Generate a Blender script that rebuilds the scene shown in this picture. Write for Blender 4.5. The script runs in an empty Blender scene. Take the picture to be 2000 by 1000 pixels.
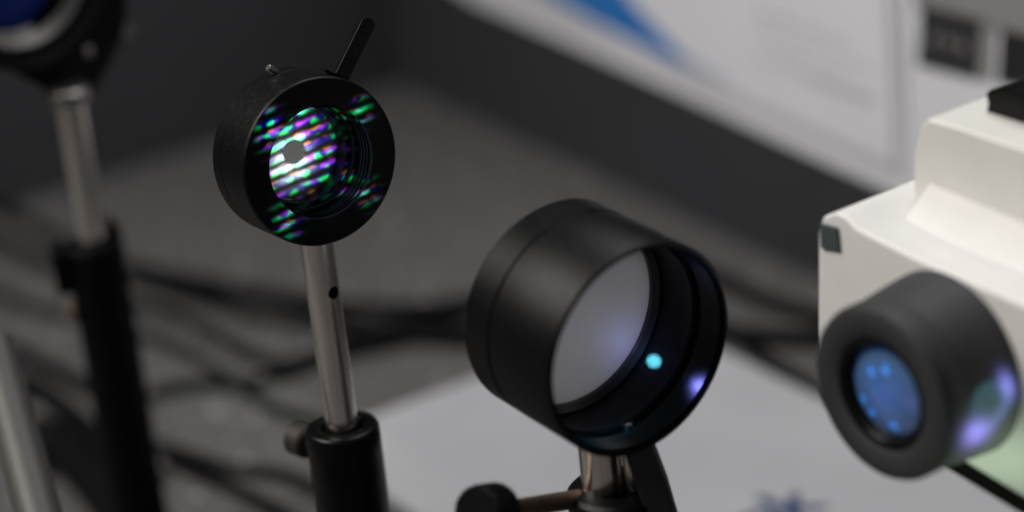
import bpy, bmesh, math, random
from mathutils import Vector, Matrix
random.seed(7)
C = bpy.context.scene
COL = C.collection

# ------------------------------------------------------------------ camera
PITCH, ROLL, HCAM, FPX = math.radians(22), math.radians(6.1), 0.63, 5000.0
X0 = Vector((1, 0, 0)); FW = Vector((0, math.cos(PITCH), -math.sin(PITCH))); U0 = Vector((0, math.sin(PITCH), math.cos(PITCH)))
RT = X0*math.cos(ROLL) - U0*math.sin(ROLL)
UP = X0*math.sin(ROLL) + U0*math.cos(ROLL)
CP = Vector((0, 0, HCAM))
cam = bpy.data.cameras.new('camera'); camo = bpy.data.objects.new('camera', cam); COL.objects.link(camo)
cam.sensor_width = 36; cam.lens = FPX/2000*36; cam.clip_start = 0.05; cam.clip_end = 50
camo.matrix_world = Matrix.Translation(CP) @ Matrix((RT, UP, -FW)).transposed().to_4x4()
cam.dof.use_dof = True; cam.dof.focus_distance = 0.985; cam.dof.aperture_fstop = 3.1; cam.dof.aperture_blades = 0
C.camera = camo
C.view_settings.view_transform = 'Standard'; C.view_settings.look = 'None'; C.view_settings.gamma = 1
C.view_settings.use_curve_mapping = False; C.view_settings.exposure = 0.0
C.cycles.max_bounces = 8; C.cycles.caustics_refractive = False; C.cycles.caustics_reflective = False
C.cycles.use_denoising = True; C.cycles.sample_clamp_indirect = 4

# ------------------------------------------------------------------ world (dim room) with room lamp and added fill lamp
w = bpy.data.worlds.new('World'); C.world = w; w.use_nodes = True
w.node_tree.nodes['Background'].inputs[0].default_value = (0.80, 0.88, 1.0, 1)
w.node_tree.nodes['Background'].inputs[1].default_value = 0.07

def area_lamp(name, loc, target, sx, sy, energy, color):
    l = bpy.data.lights.new(name, 'AREA'); l.shape = 'RECTANGLE'; l.size = sx; l.size_y = sy
    l.energy = energy; l.color = color
    o = bpy.data.objects.new(name, l); COL.objects.link(o)
    o.location = loc; d = (Vector(target)-Vector(loc)).normalized()
    o.rotation_euler = d.to_track_quat('-Z', 'Y').to_euler()
    return o
area_lamp('overhead_lamp', (-1.35, 0.85, 1.85), (0.75, 1.25, 0.1), 1.3, 0.8, 56, (1.0, 0.96, 0.91))
area_lamp('overhead_lamp', (0.35, 1.35, 1.45), (0.15, 1.35, 0.1), 0.8, 0.4, 8, (0.95, 0.97, 1.0))  # fill lamp added to brighten the table's right and back

# ------------------------------------------------------------------ pixel rays (photo pixels of 2000x1000)
def ray(x, y): return FW + RT*((x-1000)/FPX) - UP*((y-500)/FPX)
def at(x, y, d): return CP + ray(x, y)*d
def on_plane(x, y, p, n):
    r = ray(x, y); return CP + r*((p-CP).dot(n)/r.dot(n))
def on_z(x, y, z=0.0): return on_plane(x, y, Vector((0, 0, z)), Vector((0, 0, 1)))
def axis_of(cx, cy, dx, dy, ratio):
    s = math.sqrt(1-ratio*ratio); m = math.hypot(dx, dy)
    z = -ray(cx, cy).normalized(); x = (RT - z*RT.dot(z)).normalized(); y = z.cross(x)
    return (x*(s*dx/m) - y*(s*dy/m) + z*ratio).normalized()
Z = Vector((0, 0, 1))
MM = 0.001

# ------------------------------------------------------------------ node expression helper
class S:
    def __init__(s, nt, sock): s.nt = nt; s.k = sock
    def _m(s, op, *a):
        n = s.nt.nodes.new('ShaderNodeMath'); n.operation = op
        for i, v in enumerate((s,)+a):
            if isinstance(v, S): s.nt.links.new(v.k, n.inputs[i])
            else: n.inputs[i].default_value = v
        return S(s.nt, n.outputs[0])
    def __add__(s, o): return s._m('ADD', o)
    def __radd__(s, o): return s._m('ADD', o)
    def __sub__(s, o): return s._m('SUBTRACT', o)
    def __mul__(s, o): return s._m('MULTIPLY', o)
    def __rmul__(s, o): return s._m('MULTIPLY', o)
    def __truediv__(s, o): return s._m('DIVIDE', o)
    def cos(s): return s._m('COSINE')
    def exp(s): return s._m('EXPONENT')
    def pw(s, p): return s._m('POWER', p)
    def mx(s, p): return s._m('MAXIMUM', p)
    def mn(s, p): return s._m('MINIMUM', p)
    def ab(s): return s._m('ABSOLUTE')

def projector(name, target, a, dist, ang, energy, color_fun, radius=0.0015, up=Z):
    """spot lamp throwing a patterned beam; the pattern is given in mm on the plane through target"""
    l = bpy.data.lights.new(name, 'SPOT'); l.energy = energy; l.spot_size = math.radians(ang); l.spot_blend = 0.15
    l.shadow_soft_size = radius; l.use_nodes = True
    o = bpy.data.objects.new(name, l); COL.objects.link(o)
    wv = up.cross(a).normalized(); uv = a.cross(wv).normalized()
    loc = target + a*dist
    o.matrix_world = Matrix.Translation(loc) @ Matrix((wv, uv, a)).transposed().to_4x4()
    nt = l.node_tree
    tc = nt.nodes.new('ShaderNodeTexCoord'); sp = nt.nodes.new('ShaderNodeSeparateXYZ')
    nt.links.new(tc.outputs['Normal'], sp.inputs[0])
    x, y, z = (S(nt, sp.outputs[i]) for i in range(3))
    az = z.ab().mx(1e-4)
    u = x/az*(dist*1000)*SGN; v = y/az*(dist*1000)*SGN
    nz = nt.nodes.new('ShaderNodeTexNoise'); cb = nt.nodes.new('ShaderNodeCombineXYZ')
    nt.links.new(u.k, cb.inputs[0]); nt.links.new(v.k, cb.inputs[1]); nt.links.new(cb.outputs[0], nz.inputs['Vector'])
    nz.inputs['Scale'].default_value = 0.22; nz.inputs['Detail'].default_value = 2
    rgb = color_fun(u, v, S(nt, nz.outputs['Fac']))
    cc = nt.nodes.new('ShaderNodeCombineColor')
    for i in range(3): nt.links.new(rgb[i].k, cc.inputs[i])
    em = nt.nodes['Emission']; nt.links.new(cc.outputs[0], em.inputs['Color']); em.inputs['Strength'].default_value = 1
    def uvof(P):
        q = P-loc; k = -q.dot(a)
        return q.dot(wv)/k*dist*1000, q.dot(uv)/k*dist*1000
    return uvof
SGN = 1.0
def uv_from(target, a, dist, P, up=Z):
    wv = up.cross(a).normalized(); uv = a.cross(wv).normalized(); q = P-(target+a*dist); k = -q.dot(a)
    return q.dot(wv)/k*dist*1000, q.dot(uv)/k*dist*1000

def blob(u, v, cu, cv, su, sv, rot=0.0, hard=False):
    c, s = math.cos(rot), math.sin(rot)
    du = u-cu; dv = v-cv
    p = (du*c + dv*s)/su; q = (dv*c - du*s)/sv
    r2 = p*p + q*q
    if hard: return ((r2*-1.0 + 1.0)*6.0).mx(0.0).mn(1.0)
    return (r2*-1.0).exp()

# ------------------------------------------------------------------ materials
def mat(name, col, rough=0.5, metal=0.0, noise=0.0, nscale=300, bump=0.0, bscale=2500, coat=0.0, spec=0.5, sheen=0.0, stretch=None, rvar=0.0):
    m = bpy.data.materials.new(name); m.use_nodes = True; nt = m.node_tree; b = nt.nodes['Principled BSDF']
    b.inputs['Base Color'].default_value = (*col, 1); b.inputs['Roughness'].default_value = rough
    b.inputs['Metallic'].default_value = metal; b.inputs['Coat Weight'].default_value = coat
    b.inputs['Specular IOR Level'].default_value = spec
    tc = nt.nodes.new('ShaderNodeTexCoord'); mp = nt.nodes.new('ShaderNodeMapping')
    nt.links.new(tc.outputs['Object'], mp.inputs[0])
    if stretch: mp.inputs['Scale'].default_value = stretch
    if noise or rvar:
        n = nt.nodes.new('ShaderNodeTexNoise'); n.inputs['Scale'].default_value = nscale; n.inputs['Detail'].default_value = 5
        nt.links.new(mp.outputs[0], n.inputs['Vector'])
        if noise:
            r = nt.nodes.new('ShaderNodeMapRange'); r.inputs[1].default_value = 0.3; r.inputs[2].default_value = 0.7
            r.inputs[3].default_value = 1-noise; r.inputs[4].default_value = 1+noise
            nt.links.new(n.outputs['Fac'], r.inputs[0])
            mx = nt.nodes.new('ShaderNodeVectorMath'); mx.operation = 'SCALE'; mx.inputs[0].default_value = col
            nt.links.new(r.outputs[0], mx.inputs['Scale']); nt.links.new(mx.outputs[0], b.inputs['Base Color'])
        if rvar:
            r = nt.nodes.new('ShaderNodeMapRange'); r.inputs[1].default_value = 0.3; r.inputs[2].default_value = 0.7
            r.inputs[3].default_value = max(0.02, rough-rvar); r.inputs[4].default_value = rough+rvar
            nt.links.new(n.outputs['Fac'], r.inputs[0]); nt.links.new(r.outputs[0], b.inputs['Roughness'])
    if bump:
        n2 = nt.nodes.new('ShaderNodeTexNoise'); n2.inputs['Scale'].default_value = bscale; n2.inputs['Detail'].default_value = 3
        nt.links.new(mp.outputs[0], n2.inputs['Vector'])
        bp = nt.nodes.new('ShaderNodeBump'); bp.inputs['Strength'].default_value = bump; bp.inputs['Distance'].default_value = 0.0003
        nt.links.new(n2.outputs['Fac'], bp.inputs['Height']); nt.links.new(bp.outputs[0], b.inputs['Normal'])
    return m

M = {}
def dusty_black():
    """satin black anodising with sparse pale dust specks"""
    m = mat('black_anodised', (0.0036, 0.0034, 0.0035), 0.37, noise=0.12, nscale=500, bump=0.25, bscale=6000, rvar=0.06, spec=0.16)
    nt = m.node_tree; b = nt.nodes['Principled BSDF']
    tc = nt.nodes.new('ShaderNodeTexCoord')
    vo = nt.nodes.new('ShaderNodeTexVoronoi'); vo.inputs['Scale'].default_value = 950; vo.inputs['Randomness'].default_value = 1
    nt.links.new(tc.outputs['Object'], vo.inputs['Vector'])
    sp = nt.nodes.new('ShaderNodeSeparateColor'); nt.links.new(vo.outputs['Color'], sp.inputs[0])
    d = S(nt, vo.outputs['Distance']); rnd = S(nt, sp.outputs[0])
    near = (d*-1.0 + 0.16)*14.0
    few = (rnd - 0.9)*30.0
    f = near.mx(0.0).mn(1.0)*few.mx(0.0).mn(1.0)*0.25
    src = b.inputs['Base Color'].links[0].from_socket
    mix = nt.nodes.new('ShaderNodeMix'); mix.data_type = 'RGBA'
    nt.links.new(f.k, mix.inputs[0]); nt.links.new(src, mix.inputs[6]); mix.inputs[7].default_value = (0.35, 0.33, 0.31, 1)
    nt.links.new(mix.outputs[2], b.inputs['Base Color'])
    return m
M['black'] = dusty_black()
M['blackin'] = mat('black_matte_bore', (0.003, 0.003, 0.0032), 0.5, bump=0.15, spec=0.06)
M['blackgloss'] = mat('black_enamel', (0.003, 0.003, 0.003), 0.30, bump=0.1, bscale=900, rvar=0.05, nscale=200, spec=0.14)
M['blackedge'] = mat('polished_black_edge', (0.02, 0.02, 0.02), 0.22)
M['steel'] = mat('brushed_steel', (0.80, 0.75, 0.70), 0.22, metal=1, noise=0.16, nscale=900, stretch=(1, 1, 0.04), rvar=0.05, bump=0.2, bscale=3000)
M['steeldull'] = mat('dull_steel', (0.36, 0.34, 0.32), 0.42, metal=1, noise=0.1, nscale=400)
M['satin'] = mat('satin_aluminium', (0.30, 0.28, 0.255), 0.5, metal=0.25, noise=0.08, nscale=300)
M['rodgrey'] = mat('worn_grey_rod', (0.062, 0.058, 0.054), 0.55, metal=0.2, noise=0.1, nscale=300)
M['brass'] = mat('brass', (0.26, 0.19, 0.14), 0.5, metal=1, noise=0.1, nscale=500)
M['bronze'] = mat('dark_bronze', (0.030, 0.025, 0.022), 0.6, metal=0.4, noise=0.15, nscale=600)
M['blades'] = mat('iris_blade_steel', (0.45, 0.45, 0.45), 0.55, noise=0.04, nscale=300)
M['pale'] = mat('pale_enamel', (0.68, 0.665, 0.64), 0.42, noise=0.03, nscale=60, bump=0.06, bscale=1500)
M['pale2'] = mat('pale_enamel_yellowish', (0.64, 0.63, 0.585), 0.42, noise=0.03, nscale=60)  # slightly darker, yellower enamel of the upper housing
M['rubber'] = mat('rubber_grey', (0.021, 0.021, 0.023), 0.62, noise=0.12, nscale=300, bump=0.2, bscale=2500)
M['table'] = mat('table_laminate', (0.083, 0.080, 0.079), 0.5, noise=0.14, nscale=55, bump=0.5, bscale=420)
def specks(m, layers):
    nt = m.node_tree; b = nt.nodes['Principled BSDF']; tc = nt.nodes.new('ShaderNodeTexCoord')
    for sc, rad, thr, col in layers:
        vo = nt.nodes.new('ShaderNodeTexVoronoi'); vo.voronoi_dimensions = '2D'; vo.inputs['Scale'].default_value = sc
        nt.links.new(tc.outputs['Object'], vo.inputs['Vector'])
        sp = nt.nodes.new('ShaderNodeSeparateColor'); nt.links.new(vo.outputs['Color'], sp.inputs[0])
        f = ((S(nt, vo.outputs['Distance'])*-1.0 + rad)*60.0).mx(0.0).mn(1.0)*((S(nt, sp.outputs[0])-thr)*40.0).mx(0.0).mn(1.0)
        src = b.inputs['Base Color'].links[0].from_socket
        mix = nt.nodes.new('ShaderNodeMix'); mix.data_type = 'RGBA'
        nt.links.new(f.k, mix.inputs[0]); nt.links.new(src, mix.inputs[6]); mix.inputs[7].default_value = (*col, 1)
        nt.links.new(mix.outputs[2], b.inputs['Base Color'])
specks(M['table'], [(75, 0.12, 0.30, (0.16, 0.155, 0.15)), (38, 0.10, 0.6, (0.34, 0.32, 0.31)), (60, 0.12, 0.5, (0.03, 0.03, 0.03))])
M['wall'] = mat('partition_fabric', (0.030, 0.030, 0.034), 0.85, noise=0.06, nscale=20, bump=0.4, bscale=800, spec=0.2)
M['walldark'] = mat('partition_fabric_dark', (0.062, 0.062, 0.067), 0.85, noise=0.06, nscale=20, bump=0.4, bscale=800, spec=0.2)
M['case'] = mat('pale_grey_plastic', (0.38, 0.38, 0.40), 0.45, noise=0.05, nscale=14, bump=0.08, bscale=1500)
M['ink'] = mat('navy_print', (0.028, 0.055, 0.13), 0.5)
M['paper'] = mat('poster_paper', (0.62, 0.625, 0.665), 0.6, noise=0.04, nscale=9)
M['paper2'] = mat('poster_margin', (0.40, 0.395, 0.405), 0.6, noise=0.03, nscale=9)
M['bluep'] = mat('blue_print', (0.018, 0.14, 0.42), 0.55)
M['greyp'] = mat('grey_print', (0.30, 0.29, 0.30), 0.6)
M['warmp'] = mat('warm_print', (0.42, 0.36, 0.35), 0.6)
M['lavp'] = mat('lavender_print', (0.33, 0.35, 0.43), 0.6)
M['darkp'] = mat('charcoal_print', (0.019, 0.019, 0.020), 0.6)
M['midp'] = mat('mid_grey_print', (0.21, 0.205, 0.205), 0.6)
M['blackp'] = mat('black_print', (0.012, 0.012, 0.012), 0.5)
M['cable'] = mat('cable_sheath', (0.004, 0.004, 0.0045), 0.5, bump=0.2, bscale=1500, spec=0.06)
M['lensblue'] = mat('coated_lens_blue', (0.004, 0.035, 0.34), 0.35, spec=0.15)
M['lenspale'] = mat('coated_eyepiece_lens', (0.06, 0.12, 0.20), 0.3, coat=1.0)

def translucent(name, col, gloss=0.05):
    m = bpy.data.materials.new(name); m.use_nodes = True; nt = m.node_tree; nt.nodes.clear()
    o = nt.nodes.new('ShaderNodeOutputMaterial'); t = nt.nodes.new('ShaderNodeBsdfTranslucent'); t.inputs[0].default_value = (*col, 1)
    d = nt.nodes.new('ShaderNodeBsdfDiffuse'); d.inputs[0].default_value = (*[c*0.8 for c in col], 1)
    g = nt.nodes.new('ShaderNodeBsdfGlossy'); g.inputs['Roughness'].default_value = 0.25
    tc = nt.nodes.new('ShaderNodeTexCoord'); n = nt.nodes.new('ShaderNodeTexNoise'); n.inputs['Scale'].default_value = 25
    nt.links.new(tc.outputs['Object'], n.inputs['Vector'])
    r = nt.nodes.new('ShaderNodeMapRange'); r.inputs[3].default_value = 0.42; r.inputs[4].default_value = 0.58
    nt.links.new(n.outputs['Fac'], r.inputs[0])
    a = nt.nodes.new('ShaderNodeMixShader'); nt.links.new(r.outputs[0], a.inputs[0])
    nt.links.new(t.outputs[0], a.inputs[1]); nt.links.new(d.outputs[0], a.inputs[2])
    b = nt.nodes.new('ShaderNodeMixShader'); b.inputs[0].default_value = gloss
    nt.links.new(a.outputs[0], b.inputs[1]); nt.links.new(g.outputs[0], b.inputs[2]); nt.links.new(b.outputs[0], o.inputs[0])
    return m
M['diffuser'] = translucent('ground_glass', (0.92, 0.92, 0.95))
M['hole_backing'] = translucent('translucent_backing', (0.95, 0.95, 0.95), 0.02)  # for the added disc behind the blade hole

# ------------------------------------------------------------------ mesh helpers
def thing(name, label, cat, loc, group=None):
    o = bpy.data.objects.new(name, None); COL.objects.link(o); o.location = loc; o.empty_display_size = 0.01
    o['label'] = label; o['category'] = cat
    if group: o['group'] = group
    return o
def root_loc(p):
    v = Vector((0, 0, 0))
    while p is not None: v += p.location; p = p.parent
    return v
def obj(name, bm, m, parent=None, smooth=35, bevel=0.0, seg=2):
    me = bpy.data.meshes.new(name)
    off = root_loc(parent)
    bmesh.ops.translate(bm, verts=bm.verts, vec=-off)
    bmesh.ops.recalc_face_normals(bm, faces=bm.faces)
    bm.to_mesh(me); bm.free()
    me.materials.append(m)
    for p in me.polygons: p.use_smooth = True
    me.set_sharp_from_angle(angle=math.radians(smooth))
    o = bpy.data.objects.new(name, me); COL.objects.link(o)
    if parent: o.parent = parent
    if bevel:
        b = o.modifiers.new('bevel', 'BEVEL'); b.width = bevel; b.segments = seg; b.limit_method = 'ANGLE'; b.angle_limit = math.radians(32)
        b.harden_normals = True
    return o
def single(name, bm, m, label, cat, base, group=None, **k):
    me_root = bpy.data.objects.new('tmp', None); me_root.location = base
    o = obj(name, bm, m, me_root, **k); o.parent = None; o.location = base
    bpy.data.objects.remove(me_root)
    if label: o['label'] = label
    if cat: o['category'] = cat
    if group: o['group'] = group
    return o
def basis(a, ref=Z):
    a = a.normalized(); x = ref.cross(a)
    if x.length < 1e-4: x = Vector((1, 0, 0)).cross(a)
    x.normalize(); y = a.cross(x)
    return x, y, a
def lathe(c, a, prof, n=96, bm=None, closed=False, wob=None):
    """revolve (r mm, t mm) about axis a through c (t along a); r=0 at an end closes it"""
    bm = bm or bmesh.new(); x, y, a = basis(a); rings = []
    for r, t in prof:
        if r < 1e-6: rings.append([bm.verts.new(c + a*t*MM)])
        else:
            ring = []
            for i in range(n):
                th = 2*math.pi*i/n; rr = r*(wob(th, t) if wob else 1)
                ring.append(bm.verts.new(c + a*t*MM + (x*math.cos(th)+y*math.sin(th))*rr*MM))
            rings.append(ring)
    prs = list(zip(rings, rings[1:])) + ([(rings[-1], rings[0])] if closed else [])
    for A, B in prs:
        if len(A) == 1 and len(B) == 1: continue
        for i in range(n):
            j = (i+1) % n
            if len(A) == 1: bm.faces.new((A[0], B[i], B[j]))
            elif len(B) == 1: bm.faces.new((A[i], A[j], B[0]))
            else: bm.faces.new((A[i], A[j], B[j], B[i]))
    return bm
def rod(p, q, r, n=48, ch=0.4, bm=None):
    L = (q-p).length*1000; ch = min(ch, r*0.4, L*0.3)
    return lathe(p, (q-p).normalized(), [(0, 0), (r-ch, 0), (r, ch), (r, L-ch), (r-ch, L), (0, L)], n, bm)
def prism(pts, vec, bm=None):
    """extrude a planar polygon by vec"""
    bm = bm or bmesh.new()
    a = [bm.verts.new(p) for p in pts]; b = [bm.verts.new(p+vec) for p in pts]
    bm.faces.new(a); bm.faces.new(b[::-1]); n = len(a)
    for i in range(n): bm.faces.new((a[i], b[i], b[(i+1) % n], a[(i+1) % n]))
    return bm
def boxm(c, x, y, z, bm=None):
    """box centred at c with full-size edge vectors"""
    p = [c + x*sx + y*sy - z*0.5 for sx, sy in ((-.5, -.5), (.5, -.5), (.5, .5), (-.5, .5))]
    return prism(p, z, bm)
def tube(pts, r, n=12, bm=None, res=8):
    bm = bm or bmesh.new(); P = []
    pts = [pts[0]*2-pts[1]] + list(pts) + [pts[-1]*2-pts[-2]]
    for i in range(1, len(pts)-2):
        a, b, c, d = pts[i-1:i+3]
        for k in range(res):
            t = k/res
            P.append(0.5*((2*b) + (c-a)*t + (2*a-5*b+4*c-d)*t*t + (3*b-a-3*c+d)*t**3))
    P.append(pts[-2]); rings = []
    for i, p in enumerate(P):
        d = (P[min(i+1, len(P)-1)]-P[max(i-1, 0)]).normalized(); x, y, _ = basis(d)
        rings.append([bm.verts.new(p + (x*math.cos(2*math.pi*k/n)+y*math.sin(2*math.pi*k/n))*r) for k in range(n)])
    for A, B in zip(rings, rings[1:]):
        for i in range(n): bm.faces.new((A[i], A[(i+1) % n], B[(i+1) % n], B[i]))
    bm.faces.new(rings[0][::-1]); bm.faces.new(rings[-1])
    return bm
def cut(o, cutter_bm):
    """subtract a cutter for good (the cutter is not kept)"""
    me = bpy.data.meshes.new('cutter'); bmesh.ops.recalc_face_normals(cutter_bm, faces=cutter_bm.faces); cutter_bm.to_mesh(me); cutter_bm.free()
    c = bpy.data.objects.new('cutter', me); COL.objects.link(c)
    md = o.modifiers.new('cut', 'BOOLEAN'); md.object = c; md.operation = 'DIFFERENCE'; md.solver = 'EXACT'
    bpy.context.view_layer.update()
    dg = bpy.context.evaluated_depsgraph_get()
    new = bpy.data.meshes.new_from_object(o.evaluated_get(dg)); o.modifiers.remove(md)
    new.name = o.name; o.data = new
    bpy.data.objects.remove(c); bpy.data.meshes.remove(me)
    for p in new.polygons: p.use_smooth = True
    new.set_sharp_from_angle(angle=math.radians(35))

# ------------------------------------------------------------------ setting: table and partition walls
kA = on_z(780, 165); kR = on_z(1500, 500); kL = on_z(20, 408)
dR = (kR-kA).normalized(); dL = (kL-kA).normalized()
nR = Z.cross(dR).normalized()
if nR.dot(CP-kA) < 0: nR = -nR
nL = Z.cross(dL).normalized()
if nL.dot(CP-kA) < 0: nL = -nL
bm = prism([kA, kA+dR*1.7, kA+dR*1.7+dL*2.2, kA+dL*2.2], -Z*0.03)
t = single('table_top', bm, M['table'], None, None, kA, bevel=0.001); t['kind'] = 'structure'
bm = prism([kA+dR*0.0, kA+dR*1.7, kA+dR*1.7-nR*0.04, kA-nR*0.04-dL*0.045], Z*0.85); bmesh.ops.translate(bm, verts=bm.verts, vec=Z*0.0005)
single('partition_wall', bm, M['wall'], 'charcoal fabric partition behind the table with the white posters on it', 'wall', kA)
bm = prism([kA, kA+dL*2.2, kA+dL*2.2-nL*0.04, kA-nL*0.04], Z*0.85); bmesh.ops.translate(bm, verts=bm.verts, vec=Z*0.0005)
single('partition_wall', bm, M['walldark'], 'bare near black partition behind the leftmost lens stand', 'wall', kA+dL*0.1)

# posters on the right partition
def wp(x, y, off=0.0): return on_plane(x, y, kA+nR*off, nR)
def flat(pts, off, th, bm=None): return prism([wp(x, y, off) for x, y in pts], nR*th, bm)
ps = thing('poster', 'white poster with a curved blue swoosh pinned on the charcoal partition', 'poster', wp(1780, 392))
obj('sheet', flat([(860, -42), (930, 2), (1140, 95), (1350, 192), (1570, 296), (1782, 392), (1770, 180), (1757, -120), (840, -420), (780, -300)], 0.0015, 0.0012), M['paper'], ps)
obj('border_band', flat([(1000, -40), (1120, 30), (1240, 96), (1370, 152), (1560, 238), (1745, 322), (1735, 100), (1725, -100), (1738, -100), (1752, 100), (1762, 350), (1560, 258), (1370, 172), (1230, 108), (1100, 50), (960, -30)], 0.0029, 0.0003), M['paper2'], ps)
obj('blue_swoosh', flat([(1030, -40), (1088, 0), (1160, 42), (1235, 78), (1300, 112), (1350, 134), (1330, 106), (1292, 66), (1252, 24), (1222, -12), (1200, -50), (1170, -90), (1000, -120)], 0.0034, 0.0003), M['bluep'], ps)
obj('lavender_tip', flat([(1300, 114), (1350, 136), (1400, 156), (1430, 164), (1390, 140), (1352, 118), (1322, 98)], 0.0034, 0.0002), M['lavp'], ps)
for i, (x0, y0, ln) in enumerate([(1480, 22, 170), (1475, 52, 210), (1500, 84, 150), (1480, 108, 220), (1570, 150, 120)]):
    k = 0.36
    m = M['warmp'] if i in (1, 2) else M['midp']
    bm = bmesh.new(); x = x0
    while x < x0+ln:
        wd = random.uniform(8, 26)
        flat([(x, y0+(x-x0)*k), (x+wd, y0+(x+wd-x0)*k), (x+wd+.3, y0+(x+wd-x0)*k+5), (x+.3, y0+(x-x0)*k+5)], 0.0029, 0.0003, bm); x += wd+9
    obj('text_line', bm, m, ps)
ps2 = thing('wall_sheet', 'white sheet with dark square pictures on the partition behind the cream instrument', 'sheet', wp(1800, 370))
obj('sheet', flat([(1783, 380), (2140, 545), (2120, -60), (1761, -200)], 0.0010, 0.0012), M['paper'], ps2)
obj('grey_panel', flat([(1785, -60), (1788, 18), (1902, 48), (2060, 96), (2060, -40), (1785, -120)], 0.0024, 0.0003), M['midp'], ps2)
obj('dark_square', flat([(1800, 8), (1914, 38), (1908, 156), (1792, 126)], 0.0031, 0.0003), M['darkp'], ps2)
obj('dark_square', flat([(1956, 54), (2060, 84), (2052, 190), (1948, 160)], 0.0031, 0.0003), M['blackp'], ps2)
bm = bmesh.new()
for x, y in ((1826, 76), (1854, 82), (1880, 90)):
    c = wp(x, y, 0.0034); lathe(c, nR, [(0, 0), (2.6, 0), (2.6, 0.3), (0, 0.3)], 20, bm)
obj('pale_mark', bm, M['midp'], ps2)
obj('grey_divider', flat([(1912, 40), (1946, 50), (1938, 165), (1904, 150)], 0.0024, 0.0003), M['midp'], ps2)

# pale case lying on the table
ZC = 0.010
c0 = on_z(1264, 611, ZC); c1 = on_z(598, 856, ZC); e1 = (c1-c0)
er = (on_z(1640, 790, ZC)-c0).normalized()
ff = on_z(860, 992, ZC); e2n = e1.cross(Z).normalized()
depth = abs((ff-c0).dot(e2n)); e2 = er*(depth/abs(er.dot(e2n)))
# keep the case long enough towards the camera on its right side
cs = thing('equipment_case', 'flat pale grey case with navy lettering lying under the lens stands', 'case', Vector((c0.x, c0.y, 0)))
eR = er*0.42
eD = e1.normalized()
cc_l = c0+e1
pts = [c0, c0+eR, c0+eR+e1, c0+e1]
def roundpoly(pts, r, n=6):
    out = []
    for i, p in enumerate(pts):
        a = (pts[i-1]-p).normalized(); b = (pts[(i+1) % len(pts)]-p).normalized()
        for k in range(n+1):
            t = k/n; out.append((p+a*r)*(1-t)**2 + p*2*t*(1-t) + (p+b*r)*t*t)
    return out
obj('lid', prism([p for p in roundpoly(pts, 0.006)], -Z*(ZC-0.0012)), M['case'], cs, bevel=0.0025, seg=4)
def letters(parent, text, org, xd, yd, size, m, thick=0.0003):
    cu = bpy.data.curves.new('lettering', 'FONT'); cu.body = text; cu.size = 1; cu.extrude = 0.02; cu.offset = 0.03
    to = bpy.data.objects.new('lettering', cu); COL.objects.link(to); bpy.context.view_layer.update()
    me = bpy.data.meshes.new_from_object(to.evaluated_get(bpy.context.evaluated_depsgraph_get()))
    bpy.data.objects.remove(to); off = root_loc(parent)
    zd = xd.cross(yd).normalized()
    for v in me.vertices:
        p = org + xd*(v.co.x*size) + yd*(v.co.y*size) + zd*((v.co.z+0.02)/0.04*thick)
        v.co = p - off
    me.materials.clear(); me.materials.append(m); me.name = 'lettering'
    o = bpy.data.objects.new('lettering', me); COL.objects.link(o); o.parent = parent
    return o
lx = (c0-c1).normalized(); ly = Z.cross(lx).normalized()
lo = on_z(1478, 1046, ZC+0.0003)
letters(cs, 'nk', lo, lx, ly, 0.044, M['ink'])

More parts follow.
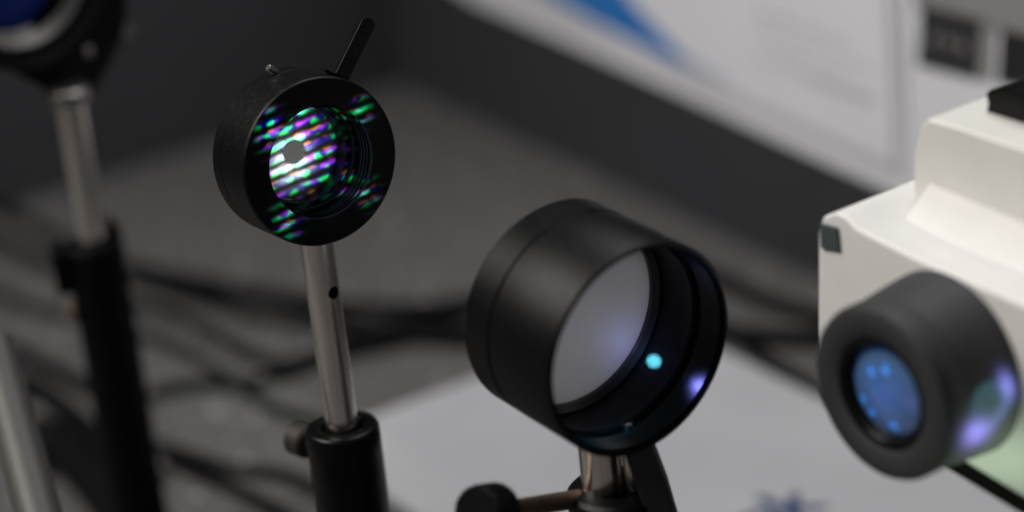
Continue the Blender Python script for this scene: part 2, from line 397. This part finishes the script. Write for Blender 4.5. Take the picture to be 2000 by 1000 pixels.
# ------------------------------------------------------------------ cables
cabs = [
 ([(236, 525), (330, 548), (430, 572), (520, 585), (640, 612), (740, 640), (840, 632), (925, 600), (1010, 560)], 3.6, 'thick black cable crossing behind the speckle lit iris stand to the big ring'),
 ([(240, 590), (330, 610), (410, 650), (480, 690), (560, 712), (660, 680), (760, 655), (900, 668), (1040, 640)], 3.4, 'black cable sagging in a wide curve between the two left stands'),
 ([(290, 770), (380, 752), (470, 748), (560, 730), (640, 700), (760, 672), (860, 655), (960, 640)], 3.2, 'black cable rising to the right below the sagging cable'),
 ([(-60, 388), (20, 415), (80, 445), (150, 490), (230, 505)], 3.8, 'black cable entering at the left edge below the dark wall, upper of a pair'),
 ([(-60, 455), (20, 478), (90, 515), (160, 530), (240, 535)], 3.8, 'black cable entering at the left edge below the dark wall, lower of a pair'),
 ([(-40, 665), (40, 690), (120, 730), (190, 765), (280, 800)], 4.2, 'black cable running right from the bare leaning rod'),
 ([(-20, 730), (70, 760), (150, 820), (210, 870), (300, 930)], 5.5, 'stout black cable in the dark lower left beside the leaning rod'),
 ([(60, 860), (130, 880), (200, 950), (260, 1040)], 12.0, 'fattest black tube filling the black area at the bottom left behind the leaning rod'),  # wide tube put in to fill the black area beside the rod
 ([(330, 900), (400, 930), (480, 965), (560, 1010), (620, 1060)], 3.2, 'black cable leaving the bottom edge left of the iris post holder'),
 ([(1340, 520), (1420, 552), (1500, 588), (1590, 615), (1700, 640)], 4.2, 'black cable right of the big ring, nearest the poster wall'),
 ([(1330, 640), (1425, 650), (1500, 655), (1590, 660), (1700, 655)], 4.6, 'black cable running level from the big ring to the cream instrument'),
 ([(1330, 590), (1425, 650), (1494, 700), (1560, 742), (1650, 792), (1760, 850)], 4.0, 'black cable following the back edge of the pale case'),
 ([(700, 600), (780, 628), (870, 615), (960, 590), (1080, 560)], 2.6, 'thin black cable looping over others left of the big ring'),
 ([(-40, 560), (60, 600), (150, 622), (300, 660), (420, 720), (520, 790), (640, 830)], 2.8, 'black cable descending from the left edge to just behind the iris post holder'),
 ([(260, 520), (380, 545), (520, 570), (650, 590), (780, 600), (900, 590), (1000, 560)], 3.0, 'slim black cable above the thick one crossing behind the iris post'),
 ([(250, 860), (340, 880), (450, 915), (560, 930), (680, 990)], 3.0, 'short black cable low on the table between the two left post holders'),
 ([(250, 548), (360, 586), (480, 622), (600, 642), (720, 668), (830, 648), (960, 615)], 2.4, 'thin dark cable passing level behind the iris post between two stouter cables'),
]
for pts_, r, lab in cabs:
    P = [on_z(x, y, r*MM*1.2) for x, y in pts_]
    for i, p in enumerate(P): p.z = r*MM*1.2 + (0.0003 if i % 2 else 0.0) + (0.004 if (lab.startswith('thin')) else 0)
    single('cable', tube(P, r*MM*1.2, 12), M['cable'], lab, 'cable', P[0], 'cables lying on the table')

# ------------------------------------------------------------------ stands
def post_holder(root, P, top, ro, ri, screw_dir, screw_mat, knob_r=8, sz=0.014, neck=0.004):
    """black tube holder standing on a foot, with a thumb screw; P = point on the post axis"""
    c = Vector((P.x, P.y, 0)); T = top*1000
    h = obj('post_holder', lathe(c, Z, [(ri, 12), (ri, T-1.2), (ri+1.2, T), (ro-2.0, T), (ro-0.7, T-0.5), (ro, T-2.0), (ro, T-10), (ro, 12)], 128, closed=True), M['blackgloss'], root, smooth=50)
    s = c + Z*(top-sz) + screw_dir*(ro-0.6)*MM
    obj('lock_screw', rod(s, s+screw_dir*(neck+0.002), 2.8, 32), M['steeldull'], h)
    k0 = s+screw_dir*neck
    obj('thumb_knob', lathe(k0, screw_dir, [(0, 0), (knob_r-1.2, 0), (knob_r, 1.2), (knob_r, 8.8), (knob_r-1.2, 10), (0, 10)], 72, wob=lambda th, t: 1+(0.015 if math.sin(th*24) > 0 else 0)), screw_mat, h)
    obj('foot', lathe(c, Z, [(0, 0.5), (30, 0.5), (31, 1.5), (31, 9), (30, 10), (ro+2, 12.3), (0, 12.3)], 96), M['blackgloss'], root)
    return h

# --- iris stand (in focus)
A1 = axis_of(623, 315, 53, 20, 0.869)
F1 = at(628, 317, 0.985)
B1 = F1 - A1*0.014
r1 = thing('iris_stand', 'sharp black iris ring with projected rainbow speckles on a steel post', 'optical stand', Vector((B1.x, B1.y, 0)), 'round optics mounted on posts')
R = 33.2
hz = obj('housing', lathe(F1, A1, [(22.3, 0), (R-1.3, 0), (R-0.5, -0.35), (R, -1.2), (R, -19.6), (R-0.4, -19.9), (R-0.4, -20.3), (R-0.1, -20.6), (R-0.1, -27.2), (R-1.0, -28.2), (23, -28.2),
    (21, -27.4), (21, -25.4), (19.4, -25.2), (19.0, -23.5), (19.0, -15.5), (19.6, -15.2), (20.6, -15.0), (20.6, -11.6), (21.0, -11.3), (21.9, -11.2), (22.1, -10.6), (22.3, -1.0), (22.3, -0.5)], 256, closed=True), M['black'], r1, smooth=28)
# raised clip and screws seen on the rim
x1, y1, _ = basis(A1)
def rim(th, t, r): return F1 + A1*t*MM + (x1*math.cos(th)+y1*math.sin(th))*r*MM
bmr = bmesh.new()
for t_ in (-2.2, -4.6, -7.0, -9.2):   # fine thread rings inside the bore
    lathe(F1, A1, [(22.35, t_), (21.75, t_-0.35), (22.35, t_-0.7)], 160, bmr)
obj('bore_thread', bmr, M['blackin'], r1)
# iris blades: disc with a ten-sided hole, blades overlapping like a fan
LI = -23.0; HR = 5.1; cI = F1 + A1*LI*MM
bmi = bmesh.new(); nb = 10
def ip(th, r, dz=0): return cI + A1*dz*MM + (x1*math.cos(th)+y1*math.sin(th))*r*MM
for k in range(nb):
    t0 = 2*math.pi*k/nb+0.15; t1 = 2*math.pi*(k+1)/nb+0.15; sw = 0.0
    rows = []
    for s in range(9):
        f = s/8; r = HR + (18.9-HR)*f; tw = sw*f**0.8
        rows.append([bmi.verts.new(ip(t0+tw, r)), bmi.verts.new(ip((t0+t1)/2+tw, r if s else r*(1-0.0489*(1-f)**6))), bmi.verts.new(ip(t1+tw, r))])
    for a_, b_ in zip(rows, rows[1:]):
        for i in range(2): bmi.faces.new((a_[i], a_[i+1], b_[i+1], b_[i]))
mdl = obj('iris_blades', bmi, M['blades'], r1, smooth=60)
sl = mdl.modifiers.new('thick', 'SOLIDIFY'); sl.thickness = 0.0002
obj('added_hole_backing', lathe(F1, A1, [(0, -23.5), (18.9, -23.5), (18.9, -24.3), (0, -24.3)], 96), M['hole_backing'], r1)  # added translucent disc so the blade hole shows grey
# lever
def lpix(x, y): return on_plane(x, y, F1-A1*0.0085, A1)
l0 = lpix(664, 150); l1 = lpix(719, 40); ld = (l1-l0).normalized(); lw = A1.cross(ld).normalized()
hw = 3.2*MM
pl_ = [l0-lw*hw, l0+lw*hw, l1+lw*hw-ld*0.0012] + [l1-ld*0.0012+lw*hw*math.cos(a_)+ld*0.0022*math.sin(a_) for a_ in [math.pi*k/10 for k in range(1, 10)]] + [l1-lw*hw-ld*0.0012]
lv = prism([p-A1*0.0016 for p in pl_], A1*0.0032)
obj('lever', lv, M['blackgloss'], r1, bevel=0.0004, seg=3)
ls = on_plane(664, 148, F1-A1*0.0085, A1)
obj('lever_slot', boxm(rim(math.atan2((ls-F1).dot(y1), (ls-F1).dot(x1)), -8.5, R-0.35), lw*0.016, ld*0.0009, A1*0.0042), M['blackin'], r1)
# set screws: one protruding at the top rear, one bump
s0 = on_plane(540, 143, F1-A1*0.0215, A1)
s1 = on_plane(520, 129, F1-A1*0.0215, A1)
obj('set_screw', rod(s0, s1-(s1-s0)*0.12, 1.55, 28), M['steel'], r1)
# post with cross hole
ztop = B1.z - 0.026
post = obj('post', rod(Vector((B1.x, B1.y, 0.02)), Vector((B1.x, B1.y, ztop)), 6.7, 128, 0.8), M['steel'], r1)
pl_n = (CP-B1); pl_n.z = 0; pl_n.normalize()
hp = on_plane(651, 562, B1, pl_n); hz_ = hp.z
side = Z.cross(pl_n).normalized()
hx = (hp-B1).dot(side)
hd = (pl_n*math.sqrt(max(0, 0.0067**2-hx**2)) + side*hx).normalized()
hc = Vector((B1.x, B1.y, hz_))
cut(post, rod(hc+hd*0.0010, hc+hd*0.02, 2.6, 40, 0.01))
bmr = lathe(hc+hd*0.00605, hd, [(0, 0), (2.55, 0), (2.55, 0.3), (0, 0.3)], 40)
bmesh.ops.translate(bmr, verts=bmr.verts, vec=-hd*0.0034)
obj('hole_shade_disc', bmr, M['blackin'], post)  # black disc standing in for the shade inside the cross hole
TOP1 = on_plane(680, 828, B1, pl_n).z
scr = (-side if side.dot(RT) > 0 else side)
scr = (scr*0.62-pl_n*0.78).normalized()
hl = post_holder(r1, B1, TOP1, 15.2, 8.3, scr, M['bronze'], 6.9, 0.0145, 0.008)

# --- big lens ring stand (foreground)
A2 = axis_of(1245, 681, 165, 92, 0.702)
F2 = at(1252, 686, 0.915)
B2 = F2 - A2*0.026
r2 = thing('lens_stand', 'large blurred black lens ring with a pale glass disc standing over the grey case', 'optical stand', Vector((B2.x, B2.y, 0)), 'round optics mounted on posts')
R2 = 41.2
obj('housing', lathe(F2, A2, [(R2-1.8, 0), (R2-0.5, -0.3), (R2, -1.2), (R2, -35), (R2-0.7, -35.8), (R2-0.7, -36.8), (R2-0.1, -37.6), (R2-0.1, -51), (R2-2, -53.5), (R2-4.5, -53.5),
   (R2-4.5, -42), (R2-2.2, -41.5), (R2-2.2, -1.2)], 192, closed=True), M['black'], r2, smooth=30)
obj('retaining_ring', lathe(F2, A2, [(38.3, -36.5), (35.9, -38.0), (35.9, -40), (38.3, -40)], 160, closed=True), M['blackedge'], r2)
bmr = lathe(F2, A2, [(38.35, -15.2), (36.9, -15.9), (36.9, -18.5), (38.35, -19.0)], 160, closed=True)
obj('inner_ring', bmr, M['black'], r2)
bmr = bmesh.new()
for k in range(7): lathe(F2, A2, [(38.38, -2.2-k*1.5), (37.95, -2.7-k*1.5), (38.38, -3.2-k*1.5)], 128, bmr)
obj('bore_thread', bmr, M['blackedge'], r2)
obj('glass_disc', lathe(F2, A2, [(0, -39.0), (20, -39.4), (35.9, -40.2), (38.3, -40.4), (38.3, -43), (0, -43)], 128), M['diffuser'], r2, smooth=60)
pn2 = (CP-B2); pn2.z = 0; pn2.normalize(); sd2 = Z.cross(pn2).normalized()
if sd2.dot(RT) < 0: sd2 = -sd2
zt2 = B2.z-0.040
T2 = on_plane(1190, 950, B2, pn2).z
obj('post', rod(Vector((B2.x, B2.y, 0.02))-sd2*0.003, Vector((B2.x, B2.y, zt2))-sd2*0.003, 8.2, 96, 0.8), M['steel'], r2)
# clamp arm behind/right of the post, running from the ring down to the collar
armc = B2+sd2*0.0135
ap = [armc+sd2*a_+Z*(b_-B2.z) for a_, b_ in ((-0.008, zt2-0.004), (0.0025, zt2-0.002), (0.0075, T2+0.004), (0.0135, T2-0.03), (-0.004, T2-0.03), (-0.003, T2))]
obj('clamp_arm', prism([p+pn2*0.002 for p in ap], pn2*0.014), M['rubber'], r2, bevel=0.001)
obj('post_rail', rod(Vector((B2.x, B2.y, T2-0.02))+sd2*0.0075+pn2*0.0035, Vector((B2.x, B2.y, zt2+0.002))+sd2*0.0075+pn2*0.0035, 2.6, 32), M['steel'], r2)
h2 = obj('post_holder', lathe(Vector((B2.x, B2.y, 0))+sd2*0.002, Z, [(9.5, 12), (9.5, T2*1000-1), (10.5, T2*1000), (17.5, T2*1000), (19.0, T2*1000-1.5), (19, T2*1000-22), (15.5, T2*1000-23), (15.5, 12)], 96, closed=True), M['black'], r2)
kc = at(956, 1002, 0.912)                          # thumb knob in front of the collar, nearer the camera
k0 = Vector((B2.x, B2.y, kc.z-0.021)) - sd2*0.012; kd = (kc-k0).normalized()
obj('brass_screw', rod(k0, kc, 3.6, 32), M['brass'], h2)
obj('thumb_knob', lathe(kc-kd*0.006, kd, [(0, 0), (9.4, 0), (10.4, 1.2), (10.4, 12.5), (9.4, 14), (0, 14)], 72, wob=lambda th, t: 1+(0.03 if math.sin(th*24) > 0 else 0)), M['black'], h2)
obj('foot', lathe(Vector((B2.x, B2.y, 0)), Z, [(0, 10.4), (28, 10.4), (29, 11.4), (29, 19), (28, 20), (0, 22)], 96), M['blackgloss'], r2)

# --- upper-left lens stand (behind, out of focus)
A3 = axis_of(60, -60, 60, 26, 0.83)
F3 = at(48, -50, 1.205)
B3 = F3 - A3*0.012
r3 = thing('lens_stand', 'cropped black lens mount with silver inner ring and blue glass at top left corner', 'optical stand', Vector((B3.x, B3.y, 0)), 'round optics mounted on posts')
obj('housing', lathe(F3, A3, [(36.5, 0), (45, 0), (47, -1), (47.5, -2.5), (47.5, -22), (45, -25), (36, -25), (36, -20), (39, -19), (39, -4), (36.5, -3)], 160, closed=True), M['black'], r3)
obj('silver_ring', lathe(F3, A3, [(30.2, -12), (30.2, -11), (36.4, -2.2), (38.6, -3.0), (38.6, -12)], 160, closed=True), M['satin'], r3)
obj('lens', lathe(F3, A3, [(0, -7.0), (6, -7.1), (12, -7.6), (18, -8.4), (24, -9.6), (30.1, -11.4), (30.1, -14), (0, -14)], 128), M['lensblue'], r3, smooth=60)
pn3 = (CP-B3); pn3.z = 0; pn3.normalize(); sd3 = Z.cross(pn3).normalized()
if sd3.dot(RT) < 0: sd3 = -sd3
nkz = on_plane(132, 186, B3, pn3); P3 = Vector((nkz.x, nkz.y, 0))
nz0 = nkz.z
sA = Z.cross(A3).normalized()
if sA.dot(RT) < 0: sA = -sA
neck = [on_plane(x, y, B3, A3) for x, y in ((215, -120), (240, -30), (243, 50), (222, 95), (200, 140), (172, 184), (100, 182), (20, 140), (70, 20), (150, -120))]
obj('neck', prism([p-A3*0.006 for p in neck], A3*0.010), M['black'], r3, bevel=0.0015)
q = on_plane(236, 58, B3, A3)
obj('side_screw', rod(q, q+(sd3+Z*0.2).normalized()*0.005, 4.2, 32), M['steeldull'], r3)
q = on_plane(172, 100, F3, A3)+A3*0.0003
obj('face_screw', rod(q-A3*0.001, q+A3*0.0012, 2.6, 24), M['steeldull'], r3)
obj('neck_collar', lathe(Vector((nkz.x, nkz.y, nz0)), Z, [(0, -4), (9.5, -4), (10.5, -3), (10.5, 3), (9.5, 4), (0, 4)], 64), M['steeldull'], r3)
obj('post', rod(P3+Z*0.02, P3+Z*nz0, 7.6, 96, 0.8), M['steel'], r3)
T3 = on_plane(182, 470, P3, pn3).z
h3 = obj('post_holder', lathe(P3, Z, [(9.0, 12), (9.0, T3*1000-1), (9.8, T3*1000), (13.2, T3*1000), (14.4, T3*1000-1.6), (14.4, 12)], 96, closed=True), M['blackin'], r3)
q = P3+Z*(T3-0.004)
obj('collar_block', boxm(q-sd3*0.0165+Z*-0.008, sd3*0.010, pn3*0.018, Z*0.022), M['blackin'], h3, bevel=0.001)
obj('collar_lug', prism([q+sd3*a_+Z*b_-pn3*0.011 for a_, b_ in ((0.006, -0.01), (0.0075, 0.007), (0.010, 0.0135), (0.0145, 0.005), (0.0155, -0.01))], pn3*0.006), M['blackin'], h3, bevel=0.0008)
q = on_plane(148, 606, P3, pn3)+pn3*0.002
obj('brass_screw', rod(q, q-sd3*0.0045, 5.6, 32), M['brass'], h3)
obj('foot', lathe(P3, Z, [(0, 0.5), (29, 0.5), (30, 1.5), (30, 9), (29, 10), (17, 12.3), (0, 12.3)], 96), M['blackgloss'], r3)

# --- bare leaning steel rod at the lower left
pA = at(-14, 672, 1.12); pB = at(88, 1050, 1.05)
dd = (pB-pA).normalized(); pB2 = pA+dd*((pA.z-0.012)/-dd.z)
r4 = thing('steel_rod', 'bare grey steel rod leaning at the lower left corner of the table', 'rod', Vector((pB2.x, pB2.y, 0)))
obj('shaft', rod(pB2, pA, 9.6, 64, 1.0), M['rodgrey'], r4)
obj('end_screw', lathe(pA, -dd, [(0, -0.5), (6.2, -0.5), (6.2, 3.5), (5, 5.5), (0, 6.5)], 40), M['brass'], r4)
obj('foot', lathe(Vector((pB2.x, pB2.y, 0)), Z, [(0, 0.5), (24, 0.5), (25, 1.5), (25, 13), (24, 14), (0, 16)], 72), M['blackgloss'], r4)

# ------------------------------------------------------------------ cream instrument with eyepiece
A5 = axis_of(1715, 772, -0.9, 0.42, 0.62)
A5 = Vector((A5.x, A5.y, A5.z*0.3)).normalized()
FE = at(1715, 772, 0.872)                       # centre of the eyepiece front
W5 = Z.cross(A5).normalized();
if W5.dot(RT) < 0: W5 = -W5
V5 = (A5.cross(W5)).normalized()
if V5.z < 0: V5 = -V5
OF = FE - A5*0.034                               # centre on the body's front face
def fp(x, y, off=0.0): return on_plane(x, y, OF+A5*off, A5)
colm = fp(2090, 900)-A5*0.05
r5 = thing('optical_instrument', 'cream coloured optical instrument with a black eyepiece barrel at the right edge', 'instrument', Vector((colm.x, colm.y, 0)))
body = [fp(1596, 705), fp(1597, 450), fp(1606, 424), fp(1632, 414), fp(1652, 424), fp(1672, 446), fp(1790, 505), fp(2150, 660), fp(2150, 1072), fp(2000, 975), fp(1850, 885), fp(1700, 800)]
BD = 0.052
obj('body', prism(body, -A5*BD), M['pale'], r5, bevel=0.0015, seg=4)
obj('base_strip', prism([fp(1700, 801), fp(1850, 886), fp(2000, 976), fp(2150, 1073), fp(2150, 1106), fp(2000, 1008), fp(1850, 916), fp(1700, 828)], -A5*BD, None), M['blackgloss'], r5, bevel=0.0006)
# upper housing, set back on the top face
ub = -0.032
U = lambda x, y: on_plane(x, y, OF+A5*ub, A5)
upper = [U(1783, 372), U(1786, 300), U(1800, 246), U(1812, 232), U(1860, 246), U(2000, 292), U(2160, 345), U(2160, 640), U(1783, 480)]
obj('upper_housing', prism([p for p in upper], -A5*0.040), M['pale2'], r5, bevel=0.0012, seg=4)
t0_, t1_ = fp(1694, 456), fp(2150, 660)
lg = [t0_-A5*0.016-V5*0.002, t0_-A5*0.036-V5*0.002, t0_-A5*0.036+V5*0.0095, t0_-A5*0.031+V5*0.0095]
obj('sloped_ledge', prism(lg, (t1_-t0_)), M['pale'], r5, bevel=0.0010, seg=3)
blk = [on_plane(x, y, OF+A5*(-0.050), A5) for x, y in ((1923, 184), (1928, 200), (1922, 236), (2000, 262), (2150, 312), (2150, 224), (1960, 168), (1930, 176))]
obj('top_knob', prism(blk, -A5*0.020), M['blackgloss'], r5, bevel=0.001)
lat = [fp(1600, 452, 0.0012), fp(1601, 437, 0.0012), fp(1634, 446, 0.0012), fp(1638, 492, 0.0012), fp(1602, 486, 0.0012)]
obj('corner_latch', prism(lat, -A5*0.0045), mat('smoked_plastic', (0.06, 0.075, 0.075), 0.25), r5, bevel=0.0005)
obj('support_column', rod(Vector((colm.x, colm.y, 0.010)), Vector((colm.x, colm.y, colm.z+0.01)), 15, 64), M['blackgloss'], r5)
obj('foot', boxm(Vector((colm.x, colm.y, 0.0155)), W5*0.12, A5*0.09, Z*0.01), M['blackgloss'], r5, bevel=0.002)
# eyepiece
ep = obj('eyepiece', lathe(FE, A5, [(20.5, -1.2), (22.5, -0.2), (29.2, 0), (31.0, -0.8), (31.8, -2.6), (31.8, -9), (31.2, -10.5), (31.9, -13), (33.2, -24), (34.0, -33.9), (24, -33.9), (20.5, -12)], 160, closed=True), M['rubber'], r5, smooth=40)
obj('bezel', lathe(FE, A5, [(20.4, -1.0), (18.0, -1.5), (16.4, -3.4), (16.0, -7), (20.4, -7)], 128, closed=True), M['blackgloss'], ep)
obj('eyepiece_lens', lathe(FE, A5, [(0, -2.0), (5, -2.15), (10, -2.7), (16.0, -4.4), (16.0, -6.5), (0, -6.5)], 96), M['lenspale'], ep, smooth=60)

# ------------------------------------------------------------------ patterned beams: speckle projector, then added spots painting glints and reflections
def speckle(u, v, n):
    """interference-like bands: dark gaps, irregular green / violet / cyan beads"""
    nt = u.nt; rot = 0.10; c, sn = math.cos(rot), math.sin(rot)
    p = u*c + v*sn; q = v*c - u*sn + (n-0.5)*1.6
    def field(seed, kp, kq):
        cb = nt.nodes.new('ShaderNodeCombineXYZ'); nz = nt.nodes.new('ShaderNodeTexNoise')
        nt.links.new((p*kp).k, cb.inputs[0]); nt.links.new((q*kq).k, cb.inputs[1]); cb.inputs[2].default_value = seed
        nt.links.new(cb.outputs[0], nz.inputs['Vector']); nz.inputs['Scale'].default_value = 1; nz.inputs['Detail'].default_value = 0
        return S(nt, nz.outputs['Fac'])
    g0 = u*u+v*v
    env = (g0*g0*(-1/80000.0)).exp()*6.5 + (g0*(-1/60.0)).exp()*14.0
    sat = None
    for (x, y, sx, sy) in SATS:
        b_ = blob(u, v, x, y, sx, sy); sat = b_ if sat is None else sat+b_
    env = env + sat*58.0
    k2 = 2*math.pi/4.8
    def band(ph, pwr): return ((q*k2+ph).cos()*0.5+0.5).pw(pwr)
    def gate(f, lo, k): return ((f-lo)*k).mx(0.0).mn(1.0)
    G = gate(field(1.3, 0.19, 0.27), 0.48, 8.0); V = gate(field(7.7, 0.18, 0.27), 0.48, 6.0); O = gate(field(15.1, 0.18, 0.28), 0.58, 7.0)
    r = band(-0.3, 3.5)*V*0.42 + band(-1.6, 5.0)*O*0.34
    g = band(0.4, 2.6)*G*1.0 + band(0.0, 4.0)*V*0.06 + band(-1.6, 5.0)*O*0.12
    b = band(0.0, 2.6)*(V*0.85+0.20) + band(0.2, 4.0)*G*0.05
    du = u+2.0; dv = v+2.5
    hot = ((du*du+dv*dv)*(-1/44.0)).exp()*(band(0.0, 1.2)*7.0+0.4)
    ob = ((g0 - 24.0)*0.8).mx(0.0).mn(1.0)  # beam centre blocked so the added hole backing stays unlit
    return (r*env+hot)*ob, (g*env+hot)*ob, (b*env+hot*1.1)*ob
SATS = []
DP = 0.42
for (px, py, sx, sy) in ((532, 258, 4.0, 5.5), (706, 214, 4.0, 4.2), (718, 378, 4.0, 5.0), (562, 437, 4.5, 5.5)):
    uu, vv = uv_from(F1-A1*0.018, A1, DP, on_plane(px, py, F1, A1)); SATS.append((uu, vv, sx, sy))
projector('speckle_projector', F1-A1*0.018, A1, DP, 18, 5.0, speckle, 0.0004)

def blobs_fun(lst):
    def f(u, v, n):
        out = [None, None, None]
        for (cu, cv, su, sv, rot, col, st, hard) in lst:
            b = blob(u, v, cu, cv, su, sv, rot, hard)
            for i in range(3):
                t_ = b*(col[i]*st); out[i] = t_ if out[i] is None else out[i]+t_
        return out
    return f
# big ring: added spot painting a cyan glint and violet coating reflections
T5 = F2-A2*0.02; a6 = (-ray(1278, 706).normalized() + A2*0.12).normalized(); D6 = 0.45
def uv6(x, y, off):  # point on plane at offset
    return uv_from(T5, a6, D6, on_plane(x, y, F2+A2*off, A2))
L = []
u_, v_ = uv6(1228, 672, -0.0395); L.append((u_, v_, 11, 11, 0, (0.40, 0.40, 1.0), 1.7, False))
u_, v_ = uv6(1278, 706, -0.026); L.append((u_, v_, 2.3, 2.3, 0, (0.14, 0.80, 1.0), 1100.0, True)); L.append((u_, v_, 4.5, 4.5, 0, (0.03, 0.2, 0.6), 14.0, False))
u_, v_ = uv6(1362, 760, -0.004); L.append((u_, v_, 2.4, 4.2, -0.6, (0.22, 0.24, 1.0), 9.0, False))
u_, v_ = uv6(1180, 850, -0.006); L.append((u_, v_, 12, 4.0, 0.3, (0.02, 0.30, 0.55), 5.0, False))
u_, v_ = uv6(1370, 500, -0.006); L.append((u_, v_, 4, 12.0, 0.4, (0.04, 0.10, 0.6), 6, False))
projector('added_violet_spot', T5, a6, D6, 16, 3.0, blobs_fun(L), 0.001)
# instrument: added spot painting violet and teal reflections, green fill on the body
T7 = fp(1925, 800, 0.012); a7 = (-ray(1925, 800).normalized()*0.8 + RT*0.55 - UP*0.1).normalized(); D7 = 0.40
def uv7(x, y, P=None): return uv_from(T7, a7, D7, on_plane(x, y, T7, -ray(1925, 800).normalized()))
L = []
u_, v_ = uv7(1893, 845); L.append((u_, v_, 6.0, 4.4, -0.5, (0.34, 0.30, 1.0), 75.0, False))
u_, v_ = uv7(1955, 752); L.append((u_, v_, 2.8, 5.0, 0.3, (0.30, 0.32, 1.0), 36, False))
u_, v_ = uv7(1950, 812); L.append((u_, v_, 2.4, 7.0, -0.7, (0.25, 0.32, 0.9), 16, False))
u_, v_ = uv7(1912, 790); L.append((u_, v_, 9.5, 9.5, 0.4, (0.12, 0.38, 0.46), 7, True))
u_, v_ = uv7(1990, 925); L.append((u_, v_, 17, 17, 0, (0.42, 0.55, 0.40), 26.0, False))
projector('added_green_spot', T7, a7, D7, 16, 3.0, blobs_fun(L), 0.001)
# eyepiece lens: added spot painting blue coating sheen and small lamp reflections
T8 = FE-A5*0.0028; D8 = 0.35; L = [(0, 0, 11.5, 11.5, 0, (0.018, 0.15, 0.66), 0.95, False)]
for (x, y) in ((1702, 724), (1683, 781), (1701, 806), (1743, 832), (1730, 722)):
    u_, v_ = uv_from(T8, A5, D8, on_plane(x, y, T8, A5)); L.append((u_, v_, 1.7, 1.7, 0, (0.04, 0.42, 1.0), 2.2, True))
u_, v_ = uv_from(T8, A5, D8, on_plane(1778, 790, T8, A5)); L.append((u_, v_, 2.2, 2.2, 0, (0.5, 0.1, 0.6), 0.5, False))
projector('added_blue_spot', T8, A5, D8, 8, 8.0, blobs_fun(L), 0.001)
